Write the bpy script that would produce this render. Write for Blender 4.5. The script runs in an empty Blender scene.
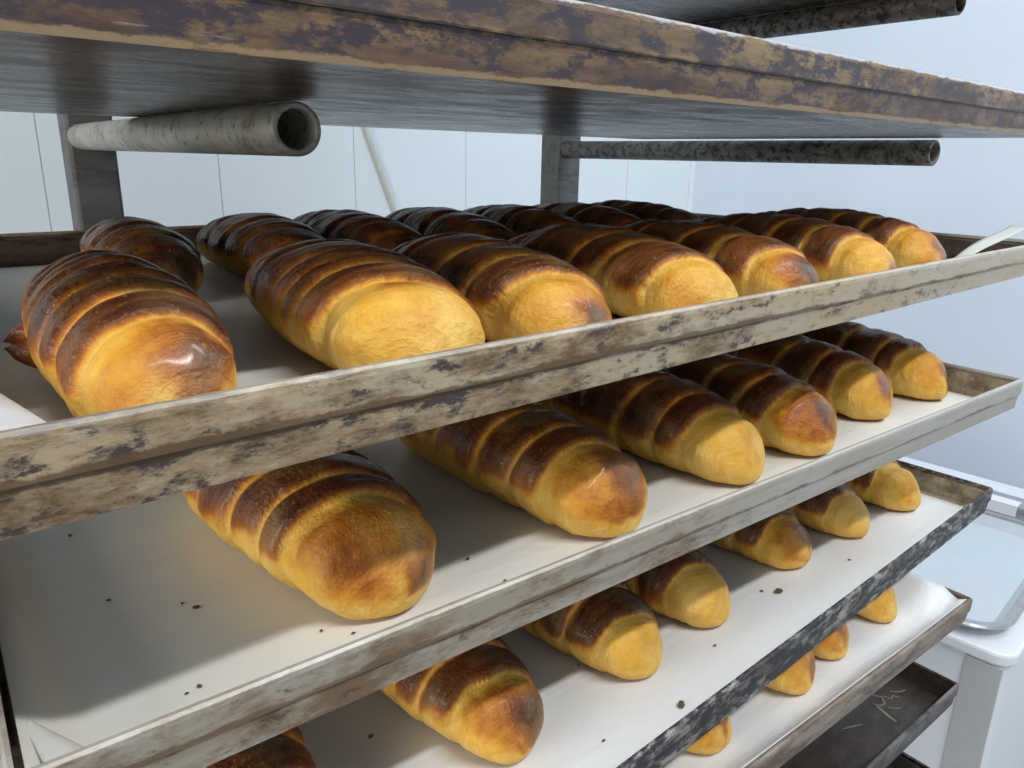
import bpy, bmesh, math, random
import numpy as np
from mathutils import Vector, Matrix, noise

S = bpy.context.scene
COL = S.collection

# ------------------------------------------------------------------ camera, world, lights, exposure
CAM = (-0.0314, -0.1774, 0.0723)
YAW, PITCH, ROLL = math.radians(-38.22), math.radians(-16.716), math.radians(1.0957)
FPX = 760.1
cam_d = bpy.data.cameras.new('camera')
cam = bpy.data.objects.new('camera', cam_d); COL.objects.link(cam)
fw = Vector((-math.sin(YAW)*math.cos(PITCH), math.cos(YAW)*math.cos(PITCH), math.sin(PITCH)))
rt = Vector((math.cos(YAW), math.sin(YAW), 0)); up = rt.cross(fw)
r2 = rt*math.cos(ROLL) + up*math.sin(ROLL); u2 = up*math.cos(ROLL) - rt*math.sin(ROLL)
cam.matrix_world = Matrix(((r2.x, u2.x, -fw.x, CAM[0]), (r2.y, u2.y, -fw.y, CAM[1]), (r2.z, u2.z, -fw.z, CAM[2]), (0, 0, 0, 1)))
cam_d.sensor_width = 36; cam_d.lens = FPX/1024*36; cam_d.clip_start = 0.01
S.camera = cam

S.view_settings.view_transform = 'Standard'; S.view_settings.look = 'None'
S.view_settings.gamma = 1; S.view_settings.use_curve_mapping = False
S.view_settings.exposure = 0.0

world = bpy.data.worlds.new('world'); S.world = world; world.use_nodes = True
bg = world.node_tree.nodes['Background']
bg.inputs[0].default_value = (0.80, 0.90, 1.0, 1); bg.inputs[1].default_value = 0.40

def area(name, loc, target, sx, sy, power, color):
    d = bpy.data.lights.new(name, 'AREA'); d.shape = 'RECTANGLE'; d.size = sx; d.size_y = sy
    d.energy = power; d.color = color
    o = bpy.data.objects.new(name, d); COL.objects.link(o)
    o.location = loc
    o.rotation_euler = (Vector(target) - Vector(loc)).to_track_quat('-Z', 'Y').to_euler()
    return o
area('ceiling_tube_light', (0.35, -0.82, 1.18), (0.35, 0.1, -0.1), 1.0, 0.04, 17, (1.0, 0.985, 0.965))
area('ceiling_panel_light', (1.1, -0.4, 1.18), (1.35, 0.6, -0.3), 0.7, 0.3, 9, (0.80, 0.90, 1.0))
area('left_fill_light', (-1.55, -0.20, 0.33), (0.1, 0.10, -0.07), 1.0, 0.7, 20, (1.0, 0.97, 0.88))  # added soft fill from the left for the shaded trays, source unseen

# ------------------------------------------------------------------ helpers
def obj(name, bm, mat, parent=None, smooth=False, bevel=0):
    me = bpy.data.meshes.new(name)
    bmesh.ops.recalc_face_normals(bm, faces=bm.faces[:])
    bm.to_mesh(me); bm.free()
    return link(name, me, mat, parent, smooth, bevel)
def link(name, me, mat, parent=None, smooth=False, bevel=0):
    o = bpy.data.objects.new(name, me); COL.objects.link(o)
    if mat: me.materials.append(mat)
    if parent: o.parent = parent
    if smooth:
        me.polygons.foreach_set('use_smooth', [True]*len(me.polygons))
    if bevel:
        m = o.modifiers.new('bevel', 'BEVEL'); m.width = bevel; m.segments = 2; m.limit_method = 'ANGLE'
    return o
def tag(o, label, cat, group=None, kind=None):
    o['label'] = label; o['category'] = cat
    if group: o['group'] = group
    if kind: o['kind'] = kind
    return o
def thing(name, loc, rotz, label, cat, group=None):
    o = bpy.data.objects.new(name, None); COL.objects.link(o); o.empty_display_size = .05
    o.location = loc; o.rotation_euler = (0, 0, rotz)
    return tag(o, label, cat, group)
def struct(name, bm, mat, parent=None):
    o = obj(name, bm, mat, parent)
    if not parent: o['kind'] = 'structure'
    return o
def box(bm, x0, x1, y0, y1, z0, z1):
    v = [bm.verts.new((x, y, z)) for z in (z0, z1) for y in (y0, y1) for x in (x0, x1)]
    for f in ((0, 2, 3, 1), (4, 5, 7, 6), (0, 1, 5, 4), (2, 6, 7, 3), (0, 4, 6, 2), (1, 3, 7, 5)):
        bm.faces.new([v[i] for i in f])
def rbox(bm, x0, x1, y0, y1, z0, z1, r, n=8):
    """box with rounded vertical corners"""
    loop = []
    for cx, cy, a0 in ((x1-r, y1-r, 0), (x0+r, y1-r, 90), (x0+r, y0+r, 180), (x1-r, y0+r, 270)):
        for i in range(n+1):
            a = math.radians(a0 + 90*i/n); loop.append((cx + r*math.cos(a), cy + r*math.sin(a)))
    b = [bm.verts.new((x, y, z0)) for x, y in loop]; t = [bm.verts.new((x, y, z1)) for x, y in loop]
    bm.faces.new(b[::-1]); bm.faces.new(t)
    for i in range(len(b)):
        j = (i+1) % len(b); bm.faces.new((b[i], b[j], t[j], t[i]))
def sweep_rect(bm, W, D, prof, closed, rad=0.003, n=3, cap=False):
    """sweep a profile of (outward offset, z) round the rectangle 0..W, 0..D with small corner radius"""
    loops = []
    for (o, z) in prof:
        loop = []; r = max(rad + o, 0.0006)
        for cx, cy, a0 in ((W-rad, D-rad, 0), (rad, D-rad, 90), (rad, rad, 180), (W-rad, rad, 270)):
            for i in range(n+1):
                a = math.radians(a0 + 90*i/n); loop.append(bm.verts.new((cx + r*math.cos(a), cy + r*math.sin(a), z)))
        loops.append(loop)
    m = len(loops[0]); k = len(loops)
    for i in range(k if closed else k-1):
        A, B = loops[i], loops[(i+1) % k]
        for q in range(m):
            w = (q+1) % m; bm.faces.new((A[q], A[w], B[w], B[q]))
    return loops
def tube(bm, p0, p1, ro, ri, n=32, hole=0.0):
    """thick pipe, open at p1"""
    p0, p1 = Vector(p0), Vector(p1); ax = (p1-p0).normalized()
    s = ax.orthogonal().normalized(); t = ax.cross(s)
    def ring(p, r): return [bm.verts.new(p + s*math.cos(2*math.pi*i/n)*r + t*math.sin(2*math.pi*i/n)*r) for i in range(n)]
    e = 0.0008
    R = [ring(p0, ri), ring(p0, ro), ring(p1-ax*e, ro), ring(p1, ro-e), ring(p1, ri+e*.5), ring(p1-ax*e, ri), ring(p0+ax*.001, ri*.98)]
    for A, B in zip(R, R[1:]):
        for i in range(n):
            j = (i+1) % n; bm.faces.new((A[i], A[j], B[j], B[i]))
    bm.faces.new(R[-1]); bm.faces.new(R[0][::-1])
def wire(bm, pts, r, n=10):
    rings = []
    for k, p in enumerate(pts):
        p = Vector(p); d = (Vector(pts[min(k+1, len(pts)-1)]) - Vector(pts[max(k-1, 0)])).normalized()
        s = d.cross(Vector((0.3, 1, 0.05))).normalized(); t = d.cross(s)
        rings.append([bm.verts.new(p + (s*math.cos(2*math.pi*i/n) + t*math.sin(2*math.pi*i/n))*r) for i in range(n)])
    for A, B in zip(rings, rings[1:]):
        for i in range(n):
            j = (i+1) % n; bm.faces.new((A[i], A[j], B[j], B[i]))
    bm.faces.new(rings[0]); bm.faces.new(rings[-1][::-1])

# ------------------------------------------------------------------ materials
class NT:
    def __init__(self, name):
        self.m = bpy.data.materials.new(name); self.m.use_nodes = True
        self.t = self.m.node_tree; self.b = self.t.nodes['Principled BSDF']
    def n(self, typ, **kw):
        q = self.t.nodes.new(typ)
        for k, v in kw.items():
            if k in q.inputs: q.inputs[k].default_value = v
            else: setattr(q, k, v)
        return q
    def l(self, a, b): self.t.links.new(a, b)
    def coords(self, scale=(1, 1, 1), loc=(0, 0, 0)):
        c = self.n('ShaderNodeTexCoord'); mp = self.n('ShaderNodeMapping')
        mp.inputs['Scale'].default_value = scale; mp.inputs['Location'].default_value = loc
        self.l(c.outputs['Object'], mp.inputs['Vector']); return mp.outputs['Vector']
    def noise(self, vec, scale, detail=6, rough=.6, dist=0):
        q = self.n('ShaderNodeTexNoise'); q.inputs['Scale'].default_value = scale; q.inputs['Detail'].default_value = detail
        q.inputs['Roughness'].default_value = rough; q.inputs['Distortion'].default_value = dist
        self.l(vec, q.inputs['Vector']); return q.outputs['Fac']
    def ramp(self, fac, stops):
        q = self.n('ShaderNodeValToRGB'); e = q.color_ramp.elements
        while len(e) < len(stops): e.new(.5)
        for el, (p, c) in zip(e, stops):
            el.position = p; el.color = (*c, 1) if len(c) == 3 else c
        self.l(fac, q.inputs['Fac']); return q.outputs['Color']
    def mix(self, fac, a, b):
        q = self.n('ShaderNodeMix'); q.data_type = 'RGBA'
        for sock, v in ((q.inputs['Factor'], fac), (q.inputs['A'], a), (q.inputs['B'], b)):
            pass
        def put(s, v):
            if isinstance(v, (int, float)): s.default_value = v
            elif isinstance(v, tuple): s.default_value = (*v, 1)
            else: self.l(v, s)
        put(q.inputs[0], fac); put(q.inputs[6], a); put(q.inputs[7], b)
        return q.outputs[2]
    def math(self, op, a, b=None, clamp=False):
        q = self.n('ShaderNodeMath'); q.operation = op; q.use_clamp = clamp
        for i, v in enumerate((a, b)):
            if v is None: continue
            if isinstance(v, (int, float)): q.inputs[i].default_value = v
            else: self.l(v, q.inputs[i])
        return q.outputs[0]
    def bump(self, h, strength, dist):
        q = self.n('ShaderNodeBump'); q.inputs['Strength'].default_value = strength; q.inputs['Distance'].default_value = dist
        self.l(h, q.inputs['Height']); self.l(q.outputs['Normal'], self.b.inputs['Normal'])
    def set(self, **kw):
        for k, v in kw.items():
            s = self.b.inputs[k.replace('_', ' ')]
            if isinstance(v, (int, float)): s.default_value = v
            elif isinstance(v, tuple): s.default_value = (*v, 1)
            else: self.l(v, s)
        return self

def plain(name, col, rough=.5, metal=0, spot=.04, scale=30):
    n = NT(name); v = n.coords(); f = n.noise(v, scale, 4)
    c = n.ramp(f, [(.3, tuple(x*(1-spot) for x in col)), (.7, tuple(min(1, x*(1+spot)) for x in col))])
    n.set(Base_Color=c, Roughness=rough, Metallic=metal); return n.m

def pan_metal(name, clean, tan, brown, black, w_tan, w_brown, w_black, seed, metal=.5, scratch=.4, rough=.42, grad=None, crev=None, wear_and_light=()):
    """worn oven metal: bare metal, tan grease, brown bake-on, black carbon patches, pale scratches"""
    n = NT(name)
    v = n.coords((.55, 1.3, 1.6), (seed*3.1, seed*1.7, seed*.9)); vs = n.coords((.22, .9, 2.6), (seed, seed*2.3, 0))
    v3 = n.coords((.7, 1.6, 1.7), (seed*2.1, seed*.7, seed*1.9))
    def mask(fac, cover, soft=.05):
        c = n.ramp(fac, [(max(0, cover-soft), (1, 1, 1)), (min(1, cover+soft), (0, 0, 0))]); return c
    f1 = n.noise(vs, 24, 9, .68, .1); f2 = n.noise(v, 42, 11, .75, .12); f3 = n.noise(v3, 80, 11, .77, .15)
    if grad:   # wear really differs from one end of the pan to the other
        c = n.n('ShaderNodeTexCoord'); sp = n.n('ShaderNodeSeparateXYZ'); n.l(c.outputs['Object'], sp.inputs[0])
        g = n.math('MULTIPLY_ADD', sp.outputs['X'], grad)
        q = g.node; q.inputs[2].default_value = -grad*.3
        f1 = n.math('ADD', f1, g); f2 = n.math('ADD', f2, g); f3 = n.math('ADD', f3, n.math('MULTIPLY', g, .5))
    col = n.mix(mask(f1, w_tan, .11), clean, tan)
    col = n.mix(mask(f2, w_brown, .075), col, brown)
    col = n.mix(mask(f3, w_black, .035), col, black)
    if crev:   # baked residue mixed with painted shade under the folded hem
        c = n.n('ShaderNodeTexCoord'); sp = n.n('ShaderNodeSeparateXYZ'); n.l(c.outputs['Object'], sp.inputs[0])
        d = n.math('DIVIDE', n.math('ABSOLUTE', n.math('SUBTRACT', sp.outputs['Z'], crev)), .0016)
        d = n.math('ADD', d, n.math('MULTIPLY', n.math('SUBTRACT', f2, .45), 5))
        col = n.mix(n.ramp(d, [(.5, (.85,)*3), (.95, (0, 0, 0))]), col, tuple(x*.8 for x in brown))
    for (zc, hw, wc, st) in wear_and_light:   # worn edges, painted rim highlights and painted hem-gap shade
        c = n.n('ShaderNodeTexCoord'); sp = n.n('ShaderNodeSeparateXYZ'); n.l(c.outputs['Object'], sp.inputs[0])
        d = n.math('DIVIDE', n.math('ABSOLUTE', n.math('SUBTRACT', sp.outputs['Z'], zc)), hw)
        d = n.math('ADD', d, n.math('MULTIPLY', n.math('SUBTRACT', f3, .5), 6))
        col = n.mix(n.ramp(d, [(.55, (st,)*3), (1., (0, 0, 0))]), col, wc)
    sv = n.coords((.6, 3, 9), (seed*5, 0, seed)); f4 = n.noise(sv, 45, 5, .7, .4)
    sm = n.ramp(f4, [(.66, (0, 0, 0)), (.70, (scratch,)*3)])
    col = n.mix(sm, col, tuple(min(1, c*1.35+.12) for c in clean))
    n.set(Base_Color=col, Roughness=n.ramp(f2, [(.3, (rough+.2,)*3), (.7, (rough,)*3)]), Metallic=metal)
    n.bump(f3, .25, .0006)
    return n.m

def parchment_mat(name, base, seed, stain=.15):
    n = NT(name); v = n.coords((.7, 3.2, 1), (seed, seed*2, 0)); v2 = n.coords((1, 1, 1), (seed*7, seed, 0))
    f = n.noise(v, 9, 6, .6, .4); g = n.noise(v2, 5, 3); s = n.noise(v2, 95, 3, .5); s2 = n.noise(v2, 6, 3)
    c = n.ramp(f, [(.3, tuple(x*.90 for x in base)), (.7, base)])
    c = n.mix(n.math('MULTIPLY', n.ramp(g, [(.55, (0, 0, 0)), (.75, (1, 1, 1))]), stain), c, (.62, .57, .42))
    sm = n.math('MULTIPLY', n.ramp(s, [(.715, (0, 0, 0)), (.74, (1, 1, 1))]), n.ramp(s2, [(.5, (0, 0, 0)), (.6, (1, 1, 1))]))
    c = n.mix(sm, c, (.16, .09, .05))
    n.set(Base_Color=c, Roughness=.48)
    n.bump(f, .5, .003)
    return n.m

def pastry_mat(name):
    n = NT(name); v = n.coords()
    a = n.n('ShaderNodeAttribute', attribute_name='bake'); bk = a.outputs['Fac']
    f = n.noise(v, 55, 8, .65, .4); g = n.noise(n.coords((1, .45, 1)), 190, 5, .6); h = n.noise(v, 620, 3, .5)
    x = n.math('ADD', bk, n.math('MULTIPLY', n.math('SUBTRACT', f, .5), .60))
    x = n.math('ADD', x, n.math('MULTIPLY', n.math('SUBTRACT', g, .5), .26), True)
    c = n.ramp(x, [(.0, (.80, .53, .145)), (.17, (.75, .435, .060)), (.36, (.60, .25, .026)), (.52, (.38, .115, .014)), (.72, (.19, .050, .010)), (1., (.060, .016, .008))])
    fl = n.math('MULTIPLY', n.ramp(h, [(.62, (0, 0, 0)), (.72, (1, 1, 1))]), n.ramp(x, [(.3, (0, 0, 0)), (.55, (.35,)*3)]))
    c = n.mix(fl, c, (.62, .34, .12))
    wa = n.n('ShaderNodeAttribute', attribute_name='wrap'); sp = n.n('ShaderNodeSeparateXYZ'); n.l(v, sp.inputs[0])
    cb = n.n('ShaderNodeCombineXYZ'); n.l(n.math('MULTIPLY', wa.outputs['Fac'], 30), cb.inputs['X'])
    n.l(n.math('MULTIPLY', sp.outputs['X'], 38), cb.inputs['Y']); n.l(n.math('MULTIPLY', sp.outputs['Z'], 38), cb.inputs['Z'])
    lam = n.noise(cb.outputs[0], 1.0, 4, .6, .3)
    pale = n.ramp(x, [(.25, (1, 1, 1)), (.55, (.25,)*3)])
    big = n.noise(v, 48, 3, .5)
    c = n.mix(n.math('MULTIPLY', n.ramp(lam, [(.38, (.42,)*3), (.56, (0, 0, 0))]), pale), c, (.62, .30, .045))
    c = n.mix(n.math('MULTIPLY', n.ramp(big, [(.5, (0, 0, 0)), (.68, (.40,)*3)]), pale), c, (.86, .66, .23))
    r = n.ramp(x, [(.2, (.55,)*3), (.6, (.40,)*3)])
    n.set(Base_Color=c, Roughness=r, Subsurface_Weight=.06, Coat_Weight=n.ramp(x, [(.35, (0, 0, 0)), (.7, (.12,)*3)]), Coat_Roughness=.13, Specular_IOR_Level=.32)
    ga = n.n('ShaderNodeAttribute', attribute_name='gloss')
    n.set(Coat_Weight=n.math('ADD', n.math('MULTIPLY', ga.outputs['Fac'], .7), n.ramp(x, [(.35, (0, 0, 0)), (.7, (.10,)*3)]), True))
    n.b.inputs['Subsurface Radius'].default_value = (.008, .004, .0015); n.b.inputs['Subsurface Scale'].default_value = .4
    hh = n.math('ADD', n.math('MULTIPLY', g, .7), n.math('ADD', n.math('MULTIPLY', h, .40), n.math('MULTIPLY', lam, .55)))
    n.bump(hh, .8, .0017)
    return n.m

M = {}
HT = .0216
M['wall'] = plain('white_wall_panel', (.80, .86, .90), .4, 0, .02, 4)
M['wall_r'] = plain('white_wall_paint', (.80, .87, .95), .55, 0, .015, 5)
M['seam'] = plain('panel_seam', (.60, .64, .66), .6)
M['floor'] = plain('floor_tile', (.42, .42, .41), .5, 0, .1, 8)
M['white'] = plain('white_enamel', (.86, .88, .92), .35, 0, .015, 6)
M['edge_shade'] = plain('cabinet_edge_shade', (.52, .53, .54), .5)
M['enamel'] = plain('grey_white_enamel', (.60, .65, .69), .3, 0, .03, 6)
M['steel'] = plain('brushed_steel', (.50, .51, .52), .35, .75, .08, 60)
M['cable'] = plain('cream_cable', (.62, .62, .55), .5)
M['post'] = pan_metal('rack_post_metal', (.15, .15, .15), (.115, .11, .105), (.065, .06, .055), (.05, .05, .05), .50, .40, .36, 3.3, .3, .25, .5)
M['arm_dark'] = pan_metal('rack_arm_metal_sooty', (.22, .21, .195), (.17, .155, .135), (.09, .08, .07), (.03, .028, .027), .50, .46, .47, 7.1, .3, .2, .45)
M['arm'] = pan_metal('rack_arm_metal', (.50, .49, .44), (.40, .37, .31), (.20, .17, .14), (.045, .042, .04), .50, .42, .40, 5.1, .35, .3, .45)
M['pastry'] = pastry_mat('baked_pastry')
M['crumb'] = plain('burnt_crumb', (.10, .055, .03), .8)
M['paper'] = parchment_mat('parchment_top', (.74, .74, .72), 1.3)
M['paper2'] = parchment_mat('parchment_second', (.77, .77, .72), 4.2, .3)
M['paper3'] = parchment_mat('parchment_third', (.76, .77, .77), 7.7)
M['paper4'] = parchment_mat('parchment_fourth', (.80, .82, .84), 9.1)
M['scratch'] = plain('pale_scratch', (.24, .20, .155), .7)
M['strip'] = plain('greaseproof_strip', (.50, .53, .50), .5)
M['tag'] = plain('white_tag', (.85, .86, .88), .5)
A_CLEAN = (.46, .44, .395); A_TAN = (.45, .35, .22); A_BROWN = (.155, .095, .045); A_BLACK = (.07, .05, .05)
M['pan_above'] = pan_metal('pan_metal_overhead', (.30, .29, .28), (.24, .22, .19), (.12, .10, .08), (.05, .045, .045), .5, .42, .38, 2.0, .5)
M['pan_dark'] = pan_metal('pan_metal_scorched', (.125, .078, .058), (.33, .22, .10), (.085, .048, .035), (.055, .044, .056), .49, .48, .49, 1.0, .25, .9, .38, None, None, ((.0007, .0012, (.42, .30, .15), .6), (.0118, .0005, (.03, .022, .02), .9)))  # worn tan bottom edge, then painted shade of the gap under the hem
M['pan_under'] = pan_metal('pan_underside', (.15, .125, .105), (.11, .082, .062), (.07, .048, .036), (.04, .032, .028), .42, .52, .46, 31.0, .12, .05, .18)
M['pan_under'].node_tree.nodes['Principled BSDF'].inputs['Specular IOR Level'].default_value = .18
M['rim_dark'] = pan_metal('rim_metal_scorched', (.135, .088, .066), (.33, .23, .11), (.09, .053, .040), (.060, .050, .062), .49, .48, .49, 1.6, .25, 1.0, .38, None, None, ((.0235, .0014, (.60, .60, .62), .8), (.0119, .0005, (.03, .022, .02), .9)))  # painted highlight along the top edge, painted gap shade under the hem
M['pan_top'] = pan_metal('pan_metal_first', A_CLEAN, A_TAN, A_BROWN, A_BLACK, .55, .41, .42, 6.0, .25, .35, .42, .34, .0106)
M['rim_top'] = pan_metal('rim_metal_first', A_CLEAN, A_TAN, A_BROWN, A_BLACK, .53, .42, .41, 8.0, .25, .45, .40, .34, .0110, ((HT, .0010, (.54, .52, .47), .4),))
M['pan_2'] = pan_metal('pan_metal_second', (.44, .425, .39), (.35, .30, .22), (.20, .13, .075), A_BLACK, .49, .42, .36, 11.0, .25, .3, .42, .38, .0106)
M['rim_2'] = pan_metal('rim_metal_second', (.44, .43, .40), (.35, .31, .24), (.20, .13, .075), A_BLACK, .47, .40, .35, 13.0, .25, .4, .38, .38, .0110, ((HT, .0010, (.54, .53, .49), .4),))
M['pan_inside'] = pan_metal('pan_inside_baked', (.15, .11, .08), (.12, .085, .06), (.07, .048, .035), (.035, .028, .026), .5, .50, .44, 27.0, .25, .2, .42)
M['pan_3'] = pan_metal('pan_metal_third', (.44, .39, .31), (.33, .27, .19), (.16, .12, .085), (.05, .045, .045), .5, .46, .36, 15.0, .25, .6, .45)
M['rim_3'] = pan_metal('rim_metal_third', (.48, .46, .43), (.34, .30, .26), (.10, .085, .075), (.03, .03, .036), .5, .49, .52, 17.0, .25, 1.0, .45)
M['pan_4'] = pan_metal('pan_metal_fourth', (.34, .30, .25), (.26, .20, .145), (.15, .105, .08), (.05, .045, .045), .5, .48, .38, 19.0, .25, .35, .45)
M['pan_5'] = pan_metal('pan_metal_blackened', (.075, .058, .046), (.055, .042, .034), (.034, .027, .023), (.018, .015, .015), .5, .50, .42, 21.0, .25, .15, .32)
M['rim_5'] = pan_metal('rim_metal_blackened', (.20, .18, .17), (.13, .11, .10), (.07, .06, .055), (.03, .03, .03), .5, .48, .42, 23.0, .3, .5, .4)
def speckled():
    n = NT('speckled_blue_sheet'); v = n.coords()
    c = n.ramp(n.noise(v, 150, 2, .5), [(.50, (.04, .08, .22)), (.56, (.75, .80, .88))]); n.set(Base_Color=c, Roughness=.3); return n.m
M['speckle'] = speckled()

# ------------------------------------------------------------------ room
FL, CE, WB, WR = -1.40, 1.25, 1.20, 1.66
bm = bmesh.new(); box(bm, -1.6, WR+.06, -1.9, WB+.06, FL-.05, FL); struct('floor', bm, M['floor'])
bm = bmesh.new(); box(bm, -1.6, WR+.06, -1.9, WB+.06, CE, CE+.05); struct('ceiling', bm, M['wall'])
# back wall: sheet panels with open joints over a darker batten
joints = [-.64, -.38, -.118, .142, .405, .66, .918, 1.165, 1.408]
bm = bmesh.new(); edges = [-1.6] + joints + [WR]
for a, b in zip(edges, edges[1:]): box(bm, a+.0009, b-.0009, WB, WB+.0010, FL, CE)
wb = struct('wall_back', bm, M['wall'])
bm = bmesh.new(); box(bm, -1.6, WR, WB+.0012, WB+.06, FL, CE); struct('joint_backing', bm, M['seam'], wb)
bm = bmesh.new(); box(bm, WR, WR+.06, -1.9, WB+.06, FL, CE); struct('wall_right', bm, M['wall_r'])
bm = bmesh.new(); box(bm, WR-.016, WR, WB-.006, WB, FL, CE); struct('trim_1', bm, M['white'])
bm = bmesh.new()
wire(bm, [(.690 + .045*((.10-(.42-.06*i))/.12) if .42-.06*i < .16 else .690-.0225, WB-.006, .42-.06*i) for i in range(0, 13)], .0042)
tag(obj('electric_cable', bm, M['cable'], smooth=True), 'thin cream cable hanging down the white panelled back wall', 'cable')

# ------------------------------------------------------------------ trays
def tray(k, loc, a, W, D, mats, label, right=.6, h=HT, hem=.0105):
    """loc = front left corner of its base; a = small turn about the tray's middle"""
    c, s = math.cos(a), math.sin(a); x0, y0 = loc[0], loc[1]
    ox = x0 + .3 - .3*c; oy = y0 - .3*s
    t = thing('baking_tray', (ox, oy, loc[2]), a, label, 'baking tray', 'baking trays on the rack')
    left = right - W
    bm = bmesh.new()
    lp = sweep_rect(bm, W, D, [(-.0030, 0), (-.0012, h-hem), (-.0016, h-.002), (-.0034, h-.002), (-.0062, .0012)], False)
    bm.faces.new(lp[0][::-1]); bm.faces.new(lp[-1])
    bmesh.ops.translate(bm, verts=bm.verts[:], vec=(left, 0, 0))
    pan = obj('pan', bm, mats[0], t)
    if len(mats) > 2:
        pan.data.materials.append(mats[2])
        if len(mats) > 3: pan.data.materials.append(mats[3])
        for p in pan.data.polygons:
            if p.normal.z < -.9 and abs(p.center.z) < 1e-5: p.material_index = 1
            elif len(mats) > 3 and p.normal.z > -.9 and p.center.z < h*.6 and not (.002 < p.center.x-left < W-.002 and .002 < p.center.y < D-.002): p.material_index = 2
    bm = bmesh.new()
    sweep_rect(bm, W, D, [(-.0013, h-hem), (-.0003, h-hem-.0004), (-.0001, h-hem*.5), (0, h-.0024), (-.0003, h-.0009), (-.0012, h-.0001), (-.0024, h), (-.0034, h-.0008), (-.0036, h-.0035), (-.0030, h-.004), (-.0020, h-.004)], True)
    bmesh.ops.translate(bm, verts=bm.verts[:], vec=(left, 0, 0))
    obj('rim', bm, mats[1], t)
    TR[k] = (ox, oy, loc[2], a); return t
TR = {}
def tw(k, x, y, z=0):
    ox, oy, oz, a = TR[k]
    return Vector((ox + x*math.cos(a) - y*math.sin(a), oy + x*math.sin(a) + y*math.cos(a), oz + z))
D0 = .3955
Z_UP = .209
tray('up', (.0, .012, Z_UP), .02, .74, D0, (M['pan_above'], M['pan_above'], M['pan_under']), 'overhead tray at the top of the frame, only its grey underside in view', right=.70)
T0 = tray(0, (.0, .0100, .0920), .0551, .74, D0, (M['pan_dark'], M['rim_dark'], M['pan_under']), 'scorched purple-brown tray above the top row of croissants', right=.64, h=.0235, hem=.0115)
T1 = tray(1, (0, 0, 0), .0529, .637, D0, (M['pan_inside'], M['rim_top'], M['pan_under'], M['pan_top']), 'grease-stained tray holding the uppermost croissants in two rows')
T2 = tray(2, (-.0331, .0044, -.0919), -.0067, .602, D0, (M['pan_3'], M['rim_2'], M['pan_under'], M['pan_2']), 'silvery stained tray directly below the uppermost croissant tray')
T3 = tray(3, (.0292, .0083, -.1997), .0586, .64, D0, (M['pan_3'], M['rim_3'], M['rim_3'], M['rim_3']), 'croissant tray with a black chipped rim and pale scratches, third from the top')
T4 = tray(4, (-.0018, .0145, -.2843), -.0028, .62, D0, (M['pan_4'], M['pan_4']), 'brown-fronted tray lined with crumpled white parchment, lowest tray holding croissants')
T5 = tray(5, (.0049, .0094, -.3679), .0088, .62, D0, (M['pan_5'], M['rim_5']), 'empty blackened tray below the lowest croissants')
T6 = tray(6, (-.006, .012, -.452), .0, .62, D0, (M['pan_5'], M['rim_5']), 'lowest dark tray holding a blue and white speckled sheet')

for i in range(5):
    tray('above%d' % i, (.0, .010+.002*(i % 2), .320+.109*i), .03*(i % 2), .635, D0, (M['pan_above'], M['pan_above']), 'further baking tray higher up the rack, above the picture')
def strip(name, k, pts, w, mat, parent, z):
    """thin raised stroke on a tray floor, tray-local polyline"""
    bm = bmesh.new(); L, Rr = [], []
    for i, p in enumerate(pts):
        p = Vector((*p, 0)); d = Vector((*pts[min(i+1, len(pts)-1)], 0)) - Vector((*pts[max(i-1, 0)], 0)); d.normalize()
        nrm = Vector((-d.y, d.x, 0)); ww = w*(.5 if i in (0, len(pts)-1) else 1)
        L.append(p + nrm*ww); Rr.append(p - nrm*ww)
    top = []
    for zz in (z, z+.00025):
        top.append(([bm.verts.new((q.x, q.y, zz)) for q in L], [bm.verts.new((q.x, q.y, zz)) for q in Rr]))
    n = len(pts)
    for i in range(n-1):
        bm.faces.new((top[1][0][i], top[1][1][i], top[1][1][i+1], top[1][0][i+1]))
        bm.faces.new((top[0][0][i], top[0][0][i+1], top[0][1][i+1], top[0][1][i]))
        for sd in (0, 1): bm.faces.new((top[0][sd][i], top[0][sd][i+1], top[1][sd][i+1], top[1][sd][i]))
    for i in (0, n-1): bm.faces.new((top[0][0][i], top[0][1][i], top[1][1][i], top[1][0][i]))
    return obj(name, bm, mat, parent)

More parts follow.
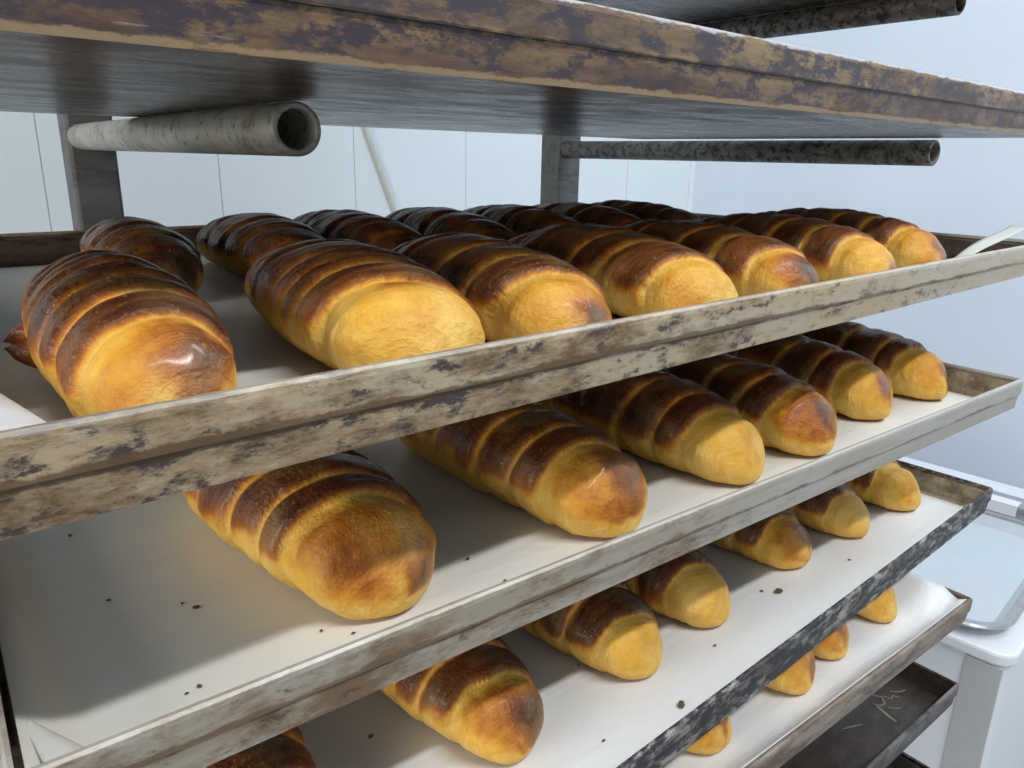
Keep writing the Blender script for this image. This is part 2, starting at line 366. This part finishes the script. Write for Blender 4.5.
# ------------------------------------------------------------------ parchment sheets
def paper(k, x0, x1, y0, y1, mat, label, waves, zoff=.0016, flap=None, nx=90, ny=60, edge=None, thick=.0003):
    ox, oy, oz, a = TR[k]
    bm = bmesh.new(); g = []
    for j in range(ny+1):
        row = []
        for i in range(nx+1):
            x = x0 + (x1-x0)*i/nx; y = y0 + (y1-y0)*j/ny
            z = zoff + waves*(.5+.5*noise.noise((x*9+k*3, y*26, k*5.0))) + waves*.5*abs(noise.noise((x*22, y*60, k*2.0)))
            if edge: x, y, z = edge(x, y, z)
            row.append(bm.verts.new((x, y, z)))
        g.append(row)
    for j in range(ny):
        for i in range(nx): bm.faces.new((g[j][i], g[j][i+1], g[j+1][i+1], g[j+1][i]))
    if flap:
        # folded-over corner: quads from fold line (p,q) towards free edge (r,s), lifted
        (p, q, r, s, lift) = flap; n = 12; gg = []
        for j in range(n+1):
            t = j/n; row = []
            for i in range(n+1):
                u = i/n
                A = Vector((*p, 0)).lerp(Vector((*q, 0)), u); B = Vector((*r, 0)).lerp(Vector((*s, 0)), u); P = A.lerp(B, t)
                row.append(bm.verts.new((P.x, P.y, zoff + waves + .0006 + lift*math.sin(min(1, t*1.4)*math.pi/2) )))
            gg.append(row)
        for j in range(n):
            for i in range(n): bm.faces.new((gg[j][i], gg[j][i+1], gg[j+1][i+1], gg[j+1][i]))
    me = bpy.data.meshes.new('parchment_sheet'); bm.to_mesh(me); bm.free()
    o = link('parchment_sheet', me, mat, None, True)
    o.location = (ox, oy, oz); o.rotation_euler = (0, 0, a)
    m = o.modifiers.new('solid', 'SOLIDIFY'); m.thickness = thick; m.offset = 1
    return tag(o, label, 'baking paper')
paper(1, -.028, .590, .008, .386, M['paper'], 'grey-white parchment sheet under the two rows of uppermost croissants', .0006,
      flap=((-.028, .165), (-.0005, .0085), (-.0285, .085), (-.028, .0085), .015))
def e2(x, y, z):
    if x < .018:
        t = (.018-x)/.0134; x -= .0022*t*t; z += .014*t*t + .003*t*math.sin(y*45)*(1-t)
    return x, y, z
paper(2, .0046, .592, .006, .388, M['paper2'], 'cream parchment sheet with scattered specks on the silvery second croissant tray', .0006, edge=e2,
      flap=((.0055, .044), (.028, .0075), (.0045, .028), (.007, .0075), .011))
paper(3, -.03, .588, .008, .386, M['paper3'], 'white parchment sheet with dark crumbs on the tray with the black chipped rim', .0006)
def e4(x, y, z):
    tx = max(0, (x-.558)/.0385); ty = max(0, (.024-y)/.020)
    cr = .0045*math.sin(y*55+x*40) + .003*math.sin(y*120-x*25)
    zx = .0222*tx**1.7 + cr*tx*(1.25-tx)*4.5
    zy = .0175*ty**1.8 + .002*math.sin(x*45)*ty*(1-ty) + .0012*math.sin(x*150)*ty*(1-ty)
    return x, y, max(.0016, min(.0228, max(z + zx*.9, z + zy)))
paper(4, -.012, .5965, .0038, .388, M['paper4'], 'crumpled white parchment sheet turned up at the right end of the lowest croissant tray', .0010, edge=e4)
# loose strip of parchment sticking out over the right end of the first tray
bm = bmesh.new(); rows = []
for i in range(15):
    t = i/14; c = Vector((.470 + .060*t, .0165 - .016*t + .0015*math.sin(t*3), .012 + .024*t + .0012*math.sin(t*5)))
    w = .0028 + .0016*t
    rows.append([bm.verts.new(c + Vector((-.15*w, w, .3*w*math.sin(3*t)))*(q/2)) for q in (-2, -1, 0, 1, 2)])
for A, B in zip(rows, rows[1:]):
    for q in range(4): bm.faces.new((A[q], A[q+1], B[q+1], B[q]))
me = bpy.data.meshes.new('paper_strip'); bm.to_mesh(me); bm.free()
o = link('paper_strip', me, M['strip'], None, True); o.location = (TR[1][0], TR[1][1], TR[1][2]); o.rotation_euler = (0, 0, TR[1][3])
m = o.modifiers.new('solid', 'SOLIDIFY'); m.thickness = .0003
tag(o, 'narrow white paper strip sticking up over the right end of the uppermost croissant tray', 'baking paper')
bm = bmesh.new(); box(bm, .0, .586, .010, .385, .0014, .0026); o = obj('speckled_sheet', bm, M['speckle'])
o.location = (TR[6][0], TR[6][1], TR[6][2]); tag(o, 'blue and white speckled sheet lying in the lowest dark tray', 'sheet')
# pale scratches on the floor of the blackened tray
for pts, w in (([(.5425, .0400), (.540, .033), (.538, .027), (.537, .021)], .0012), ([(.553, .049), (.557, .043), (.551, .037), (.545, .038), (.543, .043)], .0007),
               ([(.559, .043), (.561, .037), (.566, .038), (.569, .033)], .0007), ([(.570, .042), (.577, .036), (.583, .035)], .0006), ([(.548, .033), (.553, .028), (.557, .026)], .0005), ([(.494, .043), (.505, .039), (.512, .036)], .0006)):
    strip('scratch_mark', 5, pts, w, M['scratch'], T5, .0013)

# ------------------------------------------------------------------ rack
PR = .0215/2
rack = thing('bakery_rack', (.38, .62, FL), 0, 'worn grey metal rack of square posts with open pipe arms holding the trays', 'rack')
RO = Vector((.38, .62, FL))
for x0 in (.0885, .652):
    bm = bmesh.new(); box(bm, x0-RO.x, x0+.038-RO.x, .600-RO.y, .638-RO.y, 0, CE-.15-FL); obj('post', bm, M['post'], rack, bevel=.003)
for x in (.1075, .671):
    for lev in (.320, .429, .538, .647, .756, Z_UP, .0920, 0, -.0919, -.1997, -.2843, -.3679, -.452):
        z = lev - PR - .0002
        xx = {.1075: .0996, .671: .6634}[x]
        if lev < .05 and x > .5: xx = .560
        bm = bmesh.new(); tube(bm, Vector((xx, .6005, z))-RO, Vector((xx, .1332, z))-RO, PR, PR*.74); obj('pipe_arm', bm, M['arm'] if x < .5 else M['arm_dark'], rack, smooth=False)
        o = COL.objects[-1]
        for p in o.data.polygons: p.use_smooth = len(p.vertices) == 4
bm = bmesh.new(); box(bm, .10-RO.x, .68-RO.x, .607-RO.y, .631-RO.y, .05, .075); obj('base_rail', bm, M['post'], rack, bevel=.002)
bm = bmesh.new(); box(bm, .10-RO.x, .68-RO.x, .607-RO.y, .631-RO.y, CE-.2-FL, CE-.175-FL); obj('top_rail', bm, M['post'], rack, bevel=.002)

# ------------------------------------------------------------------ croissants
def sst(a, b, x):
    t = np.clip((x-a)/(b-a), 0, 1); return t*t*(3-2*t)
def croissant_mesh(seed, L=.155, HW=.031, H=.044, bands=(.17, .45, .74), c0=0.0, slant=.05, tipf=.50, tipb=.45, bend=0.0, dark=1.0, burn=.5, nose=.30, noselen=None, spot_a=75, spot_u=.9, spot_w=.09, spot_s=.5, stripe=.16, NU=180, NA=72):
    """rolled pastry along local y (front end at -y), resting on z=0"""
    rng = random.Random(seed); off = seed*7.31
    us = np.linspace(-1, 1, NU); us = np.sign(us)*(1-(1-np.abs(us))**1.25)
    th = np.linspace(0, 2*np.pi, NA, endpoint=False)
    U, T = np.meshgrid(us, th, indexing='ij')
    # smooth noises sampled on the unrolled surface
    N1 = np.empty_like(U); N2 = np.empty_like(U); N3 = np.empty_like(U)
    for i in range(NU):
        u = us[i]; cw = .24 if u < 0 else .20
        q = max(0, min(1, (abs(u)-(1-cw))/cw)); q = max(0, 1-q**2.3)**.5
        for j in range(NA):
            c, s = math.cos(th[j])*q, math.sin(th[j])*q
            N1[i, j] = noise.noise((u*2.2+off, c*.9, s*.9)); N2[i, j] = noise.noise((u*7+off, c*2.2, s*2.2+3)); N3[i, j] = noise.noise((u*22+off, c*4, s*4+9))
    upf = np.sin(T)
    eds = {}
    for sd in (-1, 1):
        e = [b + rng.uniform(-.035, .035) for b in bands]
        if sd == -1 and noselen: e[-1] = 1-noselen
        eds[sd] = [0] + e + [1.12]
    Us = U + slant*np.cos(T) + .045*N1 + .022*N2 - c0
    sgn = np.where(Us < 0, -1, 1); A = np.abs(Us)
    V = np.zeros_like(U); K = np.zeros_like(U); BW = np.ones_like(U)
    for sd in (-1, 1):
        e = eds[sd]
        for k in range(len(e)-1):
            m = (sgn == sd) & (A >= e[k]) & (A < e[k+1])
            V[m] = (A[m]-e[k])/(e[k+1]-e[k]); K[m] = k; BW[m] = e[k+1]-e[k]
        m = (sgn == sd) & (A >= e[-1]); V[m] = 1; K[m] = len(e)-2
    last = K >= len(bands)
    first = K == 0
    # central band is a whole crown: no inner recess
    saw = np.where(first, .9 + .1*V, sst(0, .45, V))*(1-.30*sst(.86, 1.0, V))
    LAM = Us.copy()
    N4 = np.empty_like(U)
    for i in range(NU):
        for j in range(NA):
            c, s_ = math.cos(th[j]), math.sin(th[j]); N4[i, j] = noise.noise((Us[i, j]*21+off, c*1.1, s_*1.1+5))
    au = np.abs(U); tip = np.where(U < 0, tipf, tipb)
    env = tip + (1-tip)*np.clip(1-au**2.3, 0, 1)**.85
    capw = np.where(U < 0, .24, .20)
    tt = np.clip((au-(1-capw))/capw, 0, 1)
    cap = np.clip(1-tt**2.3, 0, 1)**(1/2.1)
    low = .35+.65*sst(-.6, .3, upf)
    amp = np.where(last, .17, .115)*low
    R = env*(1+amp*(saw-.62))*(1+.06*N1+np.where(last, .065, .04)*N2+.014*N3)
    R = R*(1+np.where(last, .016, .008)*N4)*cap
    X = HW*R*np.cos(T)
    rz = H/2*R
    zc = H/2*env*(1-.38*tt**2)*.86 + .0004
    Z = zc + rz*np.sin(T)
    fl = .0035
    Z = np.where(Z < fl, fl*np.exp((Z-fl)/fl*.8) - fl*math.exp(-2.2), Z); Z = np.maximum(Z, 0.0)
    Y = U*L/2 + .0025*N1*tt
    X = X + bend*(U*U-.3) + .0015*N1*0
    # bake colour: crowns of each wrap brown, the stretched dough beside each lip pale
    top = sst(-.28, .55, upf + .28*N1 + .22*N2)
    bandf = np.where(first, 1.0, stripe + (1-stripe)*sst(.05, .27, V + .10*N2 + .05*N3))
    bandf = bandf*(1-.25*sst(.90, 1., V))
    nosef = np.where(last & (U < 0), nose + .10*N1, np.where(last, .6, 1.0))
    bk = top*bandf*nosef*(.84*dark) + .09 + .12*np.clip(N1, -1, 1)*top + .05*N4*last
    sa = math.radians(spot_a); ca = np.cos(T)*math.cos(sa) + np.sin(T)*math.sin(sa)
    ang = np.arccos(np.clip(ca, -1, 1))
    spot = np.exp(-(((au-spot_u)/spot_w)**2 + (ang/spot_s)**2))*np.where(U < 0, burn, 0) + np.exp(-(((au-.95)/.06)**2 + ((upf-.8)/.6)**2))*np.where(U < 0, 0, .4)
    bk = bk + spot*(.72+.5*N2+.3*N3)
    GL = np.clip(spot*1.1, 0, 1)
    base = sst(.0035, .0005, Z)*sst(-.2, -.6, upf); bk = bk + .40*base
    bk = np.clip(bk, 0, 1)
    verts = np.stack([X, Y, Z], -1).reshape(-1, 3)
    faces = []
    for i in range(NU-1):
        for j in range(NA):
            q = (j+1) % NA; faces.append((i*NA+j, i*NA+q, (i+1)*NA+q, (i+1)*NA+j))
    me = bpy.data.meshes.new('croissant')
    me.from_pydata(verts.tolist(), [], [f[::-1] for f in faces])
    at = me.attributes.new('bake', 'FLOAT', 'POINT'); at.data.foreach_set('value', bk.reshape(-1).astype(np.float32))
    at = me.attributes.new('gloss', 'FLOAT', 'POINT'); at.data.foreach_set('value', GL.reshape(-1).astype(np.float32))
    at = me.attributes.new('wrap', 'FLOAT', 'POINT'); at.data.foreach_set('value', LAM.reshape(-1).astype(np.float32))
    bm = bmesh.new(); bm.from_mesh(me); bmesh.ops.remove_doubles(bm, verts=bm.verts[:], dist=.00002); bmesh.ops.recalc_face_normals(bm, faces=bm.faces[:]); bm.to_mesh(me); bm.free()
    return me
def croissant(k, x, ytip, yaw, label, group, seed, L=.155, **kw):
    """x, ytip: where the front end sits in tray k; yaw in degrees"""
    me = croissant_mesh(seed, L=L, **kw)
    o = link('croissant', me, M['pastry'], None, True)
    a = math.radians(yaw); p = tw(k, x - math.sin(a)*L/2, ytip + math.cos(a)*L/2, .0026)
    o.location = p; o.rotation_euler = (0, 0, TR[k][3] + a)
    return tag(o, label, 'croissant', group)

G1F, G1B = 'croissants in the front row of the uppermost croissant tray', 'croissants in the back row of the uppermost croissant tray'
G2, G2B, G3, G4 = 'croissants on the silvery second tray', 'croissants behind on the second tray', 'croissants on the black-rimmed third tray', 'croissants on the lowest lined tray'
c = croissant(1, .0105, .016, -6, 'dark glossy croissant at the left end of the uppermost tray, pastry tail poking out', G1F, 1, L=.158, HW=.0232, H=.0405, dark=1.08, burn=.62, noselen=.28, bands=(.10, .30, .50, .70), slant=-.06, tipf=.60, nose=.22, spot_a=50, spot_u=.86, spot_w=.12, spot_s=.55)
croissant(1, .0845, .017, -10, 'croissant with a broad pale golden blunt end, second from left in the uppermost front row', G1F, 2, L=.160, HW=.029, H=.0395, tipf=.72, burn=.45, noselen=.33, bands=(.08, .27, .46, .67), nose=.1, spot_a=95, spot_u=.72, spot_w=.09, spot_s=.6)
croissant(1, .1485, .016, -8, 'croissant with a purple-brown burnt spot, third from left in the uppermost front row', G1F, 3, L=.155, HW=.0275, H=.039, tipf=.60, burn=.95, noselen=.30, nose=.25, spot_a=50, spot_u=.97, spot_w=.05, spot_s=.9)
croissant(1, .2275, .016, -6, 'middle croissant of the seven in the uppermost front row, pale blunt end', G1F, 4, L=.155, HW=.0295, H=.0395, tipf=.64, burn=.0, noselen=.25, nose=.15)
croissant(1, .303, .017, -4, 'croissant with a shiny reddish end, third from right in the uppermost front row', G1F, 5, L=.155, HW=.028, H=.039, tipf=.62, burn=.7, noselen=.24, nose=.5, spot_a=70, spot_u=.93, spot_w=.08, spot_s=.7)
croissant(1, .391, .018, -3, 'second croissant from right in the uppermost front row, small dark dot on its end', G1F, 6, L=.155, HW=.028, H=.040, tipf=.60, burn=.7, noselen=.28, nose=.2, spot_a=60, spot_u=.97, spot_w=.035, spot_s=.7)
croissant(1, .472, .022, -2, 'croissant at the right end of the uppermost front row, nearest the paper strip', G1F, 7, L=.155, HW=.028, H=.041, tipf=.60, burn=.6, noselen=.3, nose=.3, spot_a=50, spot_u=.95, spot_w=.05, spot_s=.9)
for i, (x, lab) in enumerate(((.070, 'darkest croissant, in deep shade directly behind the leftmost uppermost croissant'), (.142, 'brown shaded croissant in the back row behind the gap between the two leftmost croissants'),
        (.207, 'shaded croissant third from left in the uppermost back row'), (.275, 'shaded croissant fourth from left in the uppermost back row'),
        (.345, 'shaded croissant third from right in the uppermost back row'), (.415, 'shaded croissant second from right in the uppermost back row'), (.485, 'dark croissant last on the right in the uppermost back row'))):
    croissant(1, x, .205, (-6, -4, 0, -3, -2, 0, 1)[i], lab, G1B, 20+i, L=.150, HW=.027 if i else .024, H=.0355, tipb=.62, dark=1.6 if i == 0 else 1.35, stripe=.85 if i == 0 else .65, nose=.75)  # back row coloured darker to paint in the deep shade between trays

croissant(2, .120, .028, 6, 'nearest large croissant on the second tray, alone beside empty parchment', G2, 31, L=.16, HW=.033, H=.048, burn=.8, noselen=.40, tipf=.60, dark=1.05, nose=.35, spot_a=30, spot_u=.96, spot_w=.05, spot_s=.7)
croissant(2, .231, .022, 5, 'second croissant from the left on the second tray, shiny orange end', G2, 32, L=.165, HW=.031, H=.046, burn=.55, noselen=.36, tipf=.64, nose=.35, spot_a=70, spot_u=.88, spot_w=.14, spot_s=.8)
croissant(2, .325, .024, 3, 'third croissant from the left on the second tray, matt yellow pointed end', G2, 33, L=.165, HW=.032, H=.047, burn=.1, noselen=.34, tipf=.50, nose=.08)
croissant(2, .393, .024, 2, 'third croissant from the right on the second tray, flat shiny end', G2, 34, L=.16, HW=.030, H=.046, burn=.55, noselen=.32, tipf=.66, nose=.42, spot_a=80, spot_u=.9, spot_w=.08, spot_s=.6)
croissant(2, .483, .036, 2, 'second croissant from the right on the second tray, burnt top edge on its end', G2, 35, L=.16, HW=.029, H=.046, burn=.85, noselen=.32, tipf=.62, nose=.25, spot_a=85, spot_u=.93, spot_w=.06, spot_s=.6)
croissant(2, .5615, .034, 3, 'last croissant on the right of the second tray, beside its bare corner', G2, 36, L=.16, HW=.029, H=.046, burn=.6, noselen=.34, tipf=.52, nose=.2, spot_a=45, spot_u=.95, spot_w=.06, spot_s=.8)
croissant(2, .190, .215, 0, 'brown croissant in deep shade behind the two nearest croissants on the second tray', G2B, 41)

croissant(3, .020, .060, 4, 'croissant cut off by the bottom edge of the picture, leftmost on the third tray', G3, 51, L=.15, HW=.030, nose=.5)
croissant(3, .128, .043, 3, 'nearest whole croissant on the third tray, glossy brown with a purple burnt end', G3, 52, L=.155, HW=.031, H=.045, burn=.75, noselen=.32, dark=1.0, nose=.55, tipf=.52, spot_a=60, spot_u=.92, spot_w=.07, spot_s=.6)
croissant(3, .219, .043, 2, 'third-tray croissant with a dark brown glossy cap, second from left of the whole ones', G3, 53, L=.155, HW=.031, H=.045, noselen=.24, burn=.0, tipf=.52, nose=.1, dark=1.15)
croissant(3, .289, .045, 3, 'third-tray croissant with a small tight brown cap and long yellow end', G3, 54, L=.155, HW=.030, H=.045, noselen=.31, burn=.0, tipf=.48, nose=.06, dark=1.15)
croissant(3, .391, .048, 2, 'third-tray croissant with a purple burnt spot, third from right', G3, 55, L=.155, HW=.030, H=.044, noselen=.29, burn=1.0, tipf=.54, nose=.35, spot_a=60, spot_u=.90, spot_w=.06, spot_s=.5)
croissant(3, .469, .042, 3, 'third-tray croissant with a round dark brown cap, second from right', G3, 56, L=.155, HW=.030, H=.044, noselen=.26, burn=.0, tipf=.50, nose=.08, dark=1.1)
croissant(3, .546, .036, 2, 'small pale croissant nearest the right end of the third tray', G3, 57, L=.155, HW=.029, H=.043, noselen=.37, burn=.0, tipf=.54, nose=.15)

croissant(4, .316, .028, 4, 'lowest-tray croissant nearest the bottom edge of the picture, only its yellow end showing', G4, 61, L=.155, HW=.030, H=.044, noselen=.5, burn=.35, nose=.2, spot_a=70, spot_u=.95)
croissant(4, .409, .027, 3, 'lowest-tray croissant with a broad yellow end and reddish edge', G4, 62, L=.155, HW=.030, H=.045, noselen=.5, burn=.45, tipf=.6, nose=.2, spot_a=45, spot_u=.95)
croissant(4, .465, .033, 3, 'lowest-tray croissant with an orange end half hidden by the chipped rim', G4, 63, L=.155, HW=.027, H=.042, noselen=.45, burn=.4, tipf=.6, nose=.3)
croissant(4, .542, .034, 2, 'lowest-tray croissant farthest right, beside the crumpled parchment end', G4, 64, L=.155, HW=.029, H=.043, noselen=.4, burn=.4, nose=.15, spot_a=90, spot_u=.78, spot_w=.08)

# pastry tail on the leftmost croissant
bm = bmesh.new(); rings = []
for i in range(9):
    t = i/8; cx = -.010 - .0175*t; r = .0090*(1-t**3)**.5*(1-.35*t) + .0010; n = 16
    rings.append([bm.verts.new((cx + .002*math.sin(q), .004 + .006*t + r*.95*math.cos(2*math.pi*q/n), max(.0005, .0115 + .001*t + r*math.sin(2*math.pi*q/n)))) for q in range(n)])
for A, B in zip(rings, rings[1:]):
    for q in range(16): bm.faces.new((A[q], A[(q+1) % 16], B[(q+1) % 16], B[q]))
bm.faces.new(rings[0][::-1]); bm.faces.new(rings[-1])
o = obj('pastry_tail', bm, M['pastry'], c, smooth=True); o['label'] = 'brown-tipped pastry tail'
at = o.data.attributes.new('bake', 'FLOAT', 'POINT'); at.data.foreach_set('value', [(.25 + .65*max(0, (-v.co.x-.018)/.009)) for v in o.data.vertices])

# crumbs
def crumb_mesh(seed):
    rng = random.Random(seed); bm = bmesh.new(); bmesh.ops.create_icosphere(bm, subdivisions=1, radius=1)
    for v in bm.verts: v.co = Vector((v.co.x*rng.uniform(.7, 1.3), v.co.y*rng.uniform(.5, .9), (v.co.z*.35+.35)))
    me = bpy.data.meshes.new('crumb'); bm.to_mesh(me); bm.free(); me.materials.append(M['crumb']); return me
CM = [crumb_mesh(i) for i in range(4)]
def crumbs(k, lst, label, group):
    for i, (x, y, s) in enumerate(lst):
        o = bpy.data.objects.new('crumb', CM[i % 4]); COL.objects.link(o)
        o.location = tw(k, x, y, .0025); o.scale = (s, s, s); o.rotation_euler = (0, 0, i*1.3); tag(o, label, 'crumb', group)
crumbs(2, [(.062, .079, .0014), (.0585, .085, .0009), (.037, .103, .0010), (.034, .167, .0011), (.050, .034, .0010), (.046, .033, .0008), (.093, .039, .0009), (.1015, .031, .0009), (.165, .027, .0011), (.176, .024, .0009), (.163, .050, .0012), (.041, .018, .0011)], 'tiny dark crumb on the cream parchment of the second tray', 'crumbs on the second tray')
crumbs(3, [(.351, .045, .0034), (.343, .053, .0015), (.270, .039, .0012), (.214, .021, .0028), (.428, .035, .0012), (.165, .030, .0012)], 'dark crumb on the white parchment of the third tray', 'crumbs on the third tray')

# ------------------------------------------------------------------ white cabinet with a steel-rimmed pan beyond the rack
cab = thing('white_cabinet', (.943, .062, FL), math.radians(6), 'white cabinet with rounded corners standing to the right of the rack', 'cabinet')
zt = -.505 - FL
bm = bmesh.new(); rbox(bm, .006, .60, .006, .80, 0, zt-.018, .02); obj('body', bm, M['white'], cab, bevel=.002)
bm = bmesh.new(); rbox(bm, 0, .606, 0, .806, zt-.018, zt, .025); obj('top', bm, M['white'], cab, bevel=.004)
bm = bmesh.new(); box(bm, .0025, .007, .010, .052, .02, zt-.019); obj('shade_strip', bm, M['edge_shade'], cab, bevel=.001)  # grey strip standing in for soft shade at the cabinet's near corner
bm = bmesh.new(); box(bm, .425, .475, .03, .78, zt+.0003, zt+.03); rail = obj('back_rail', bm, M['steel'], cab, bevel=.003)
bm = bmesh.new(); box(bm, .4235, .426, .105, .150, zt+.012, zt+.029); box(bm, .4235, .450, .105, .150, zt+.0295, zt+.0308); obj('label_tag', bm, M['tag'], rail)
pn = thing('enamel_pan', (.953, .085, -.5046), math.radians(7), 'white rectangular pan with a grey steel rim lying on the white cabinet', 'pan')
bm = bmesh.new(); lp = sweep_rect(bm, .38, .60, [(-.018, 0), (-.004, .018), (-.005, .019), (-.019, .0015)], False, rad=.05, n=10)
bm.faces.new(lp[0][::-1]); bm.faces.new(lp[-1]); obj('basin', bm, M['enamel'], pn, smooth=False)
bm = bmesh.new(); sweep_rect(bm, .38, .60, [(-.006, .015), (.004, .0155), (.006, .018), (.004, .0205), (-.005, .021), (-.007, .018)], True, rad=.05, n=10); obj('rim', bm, M['steel'], pn)
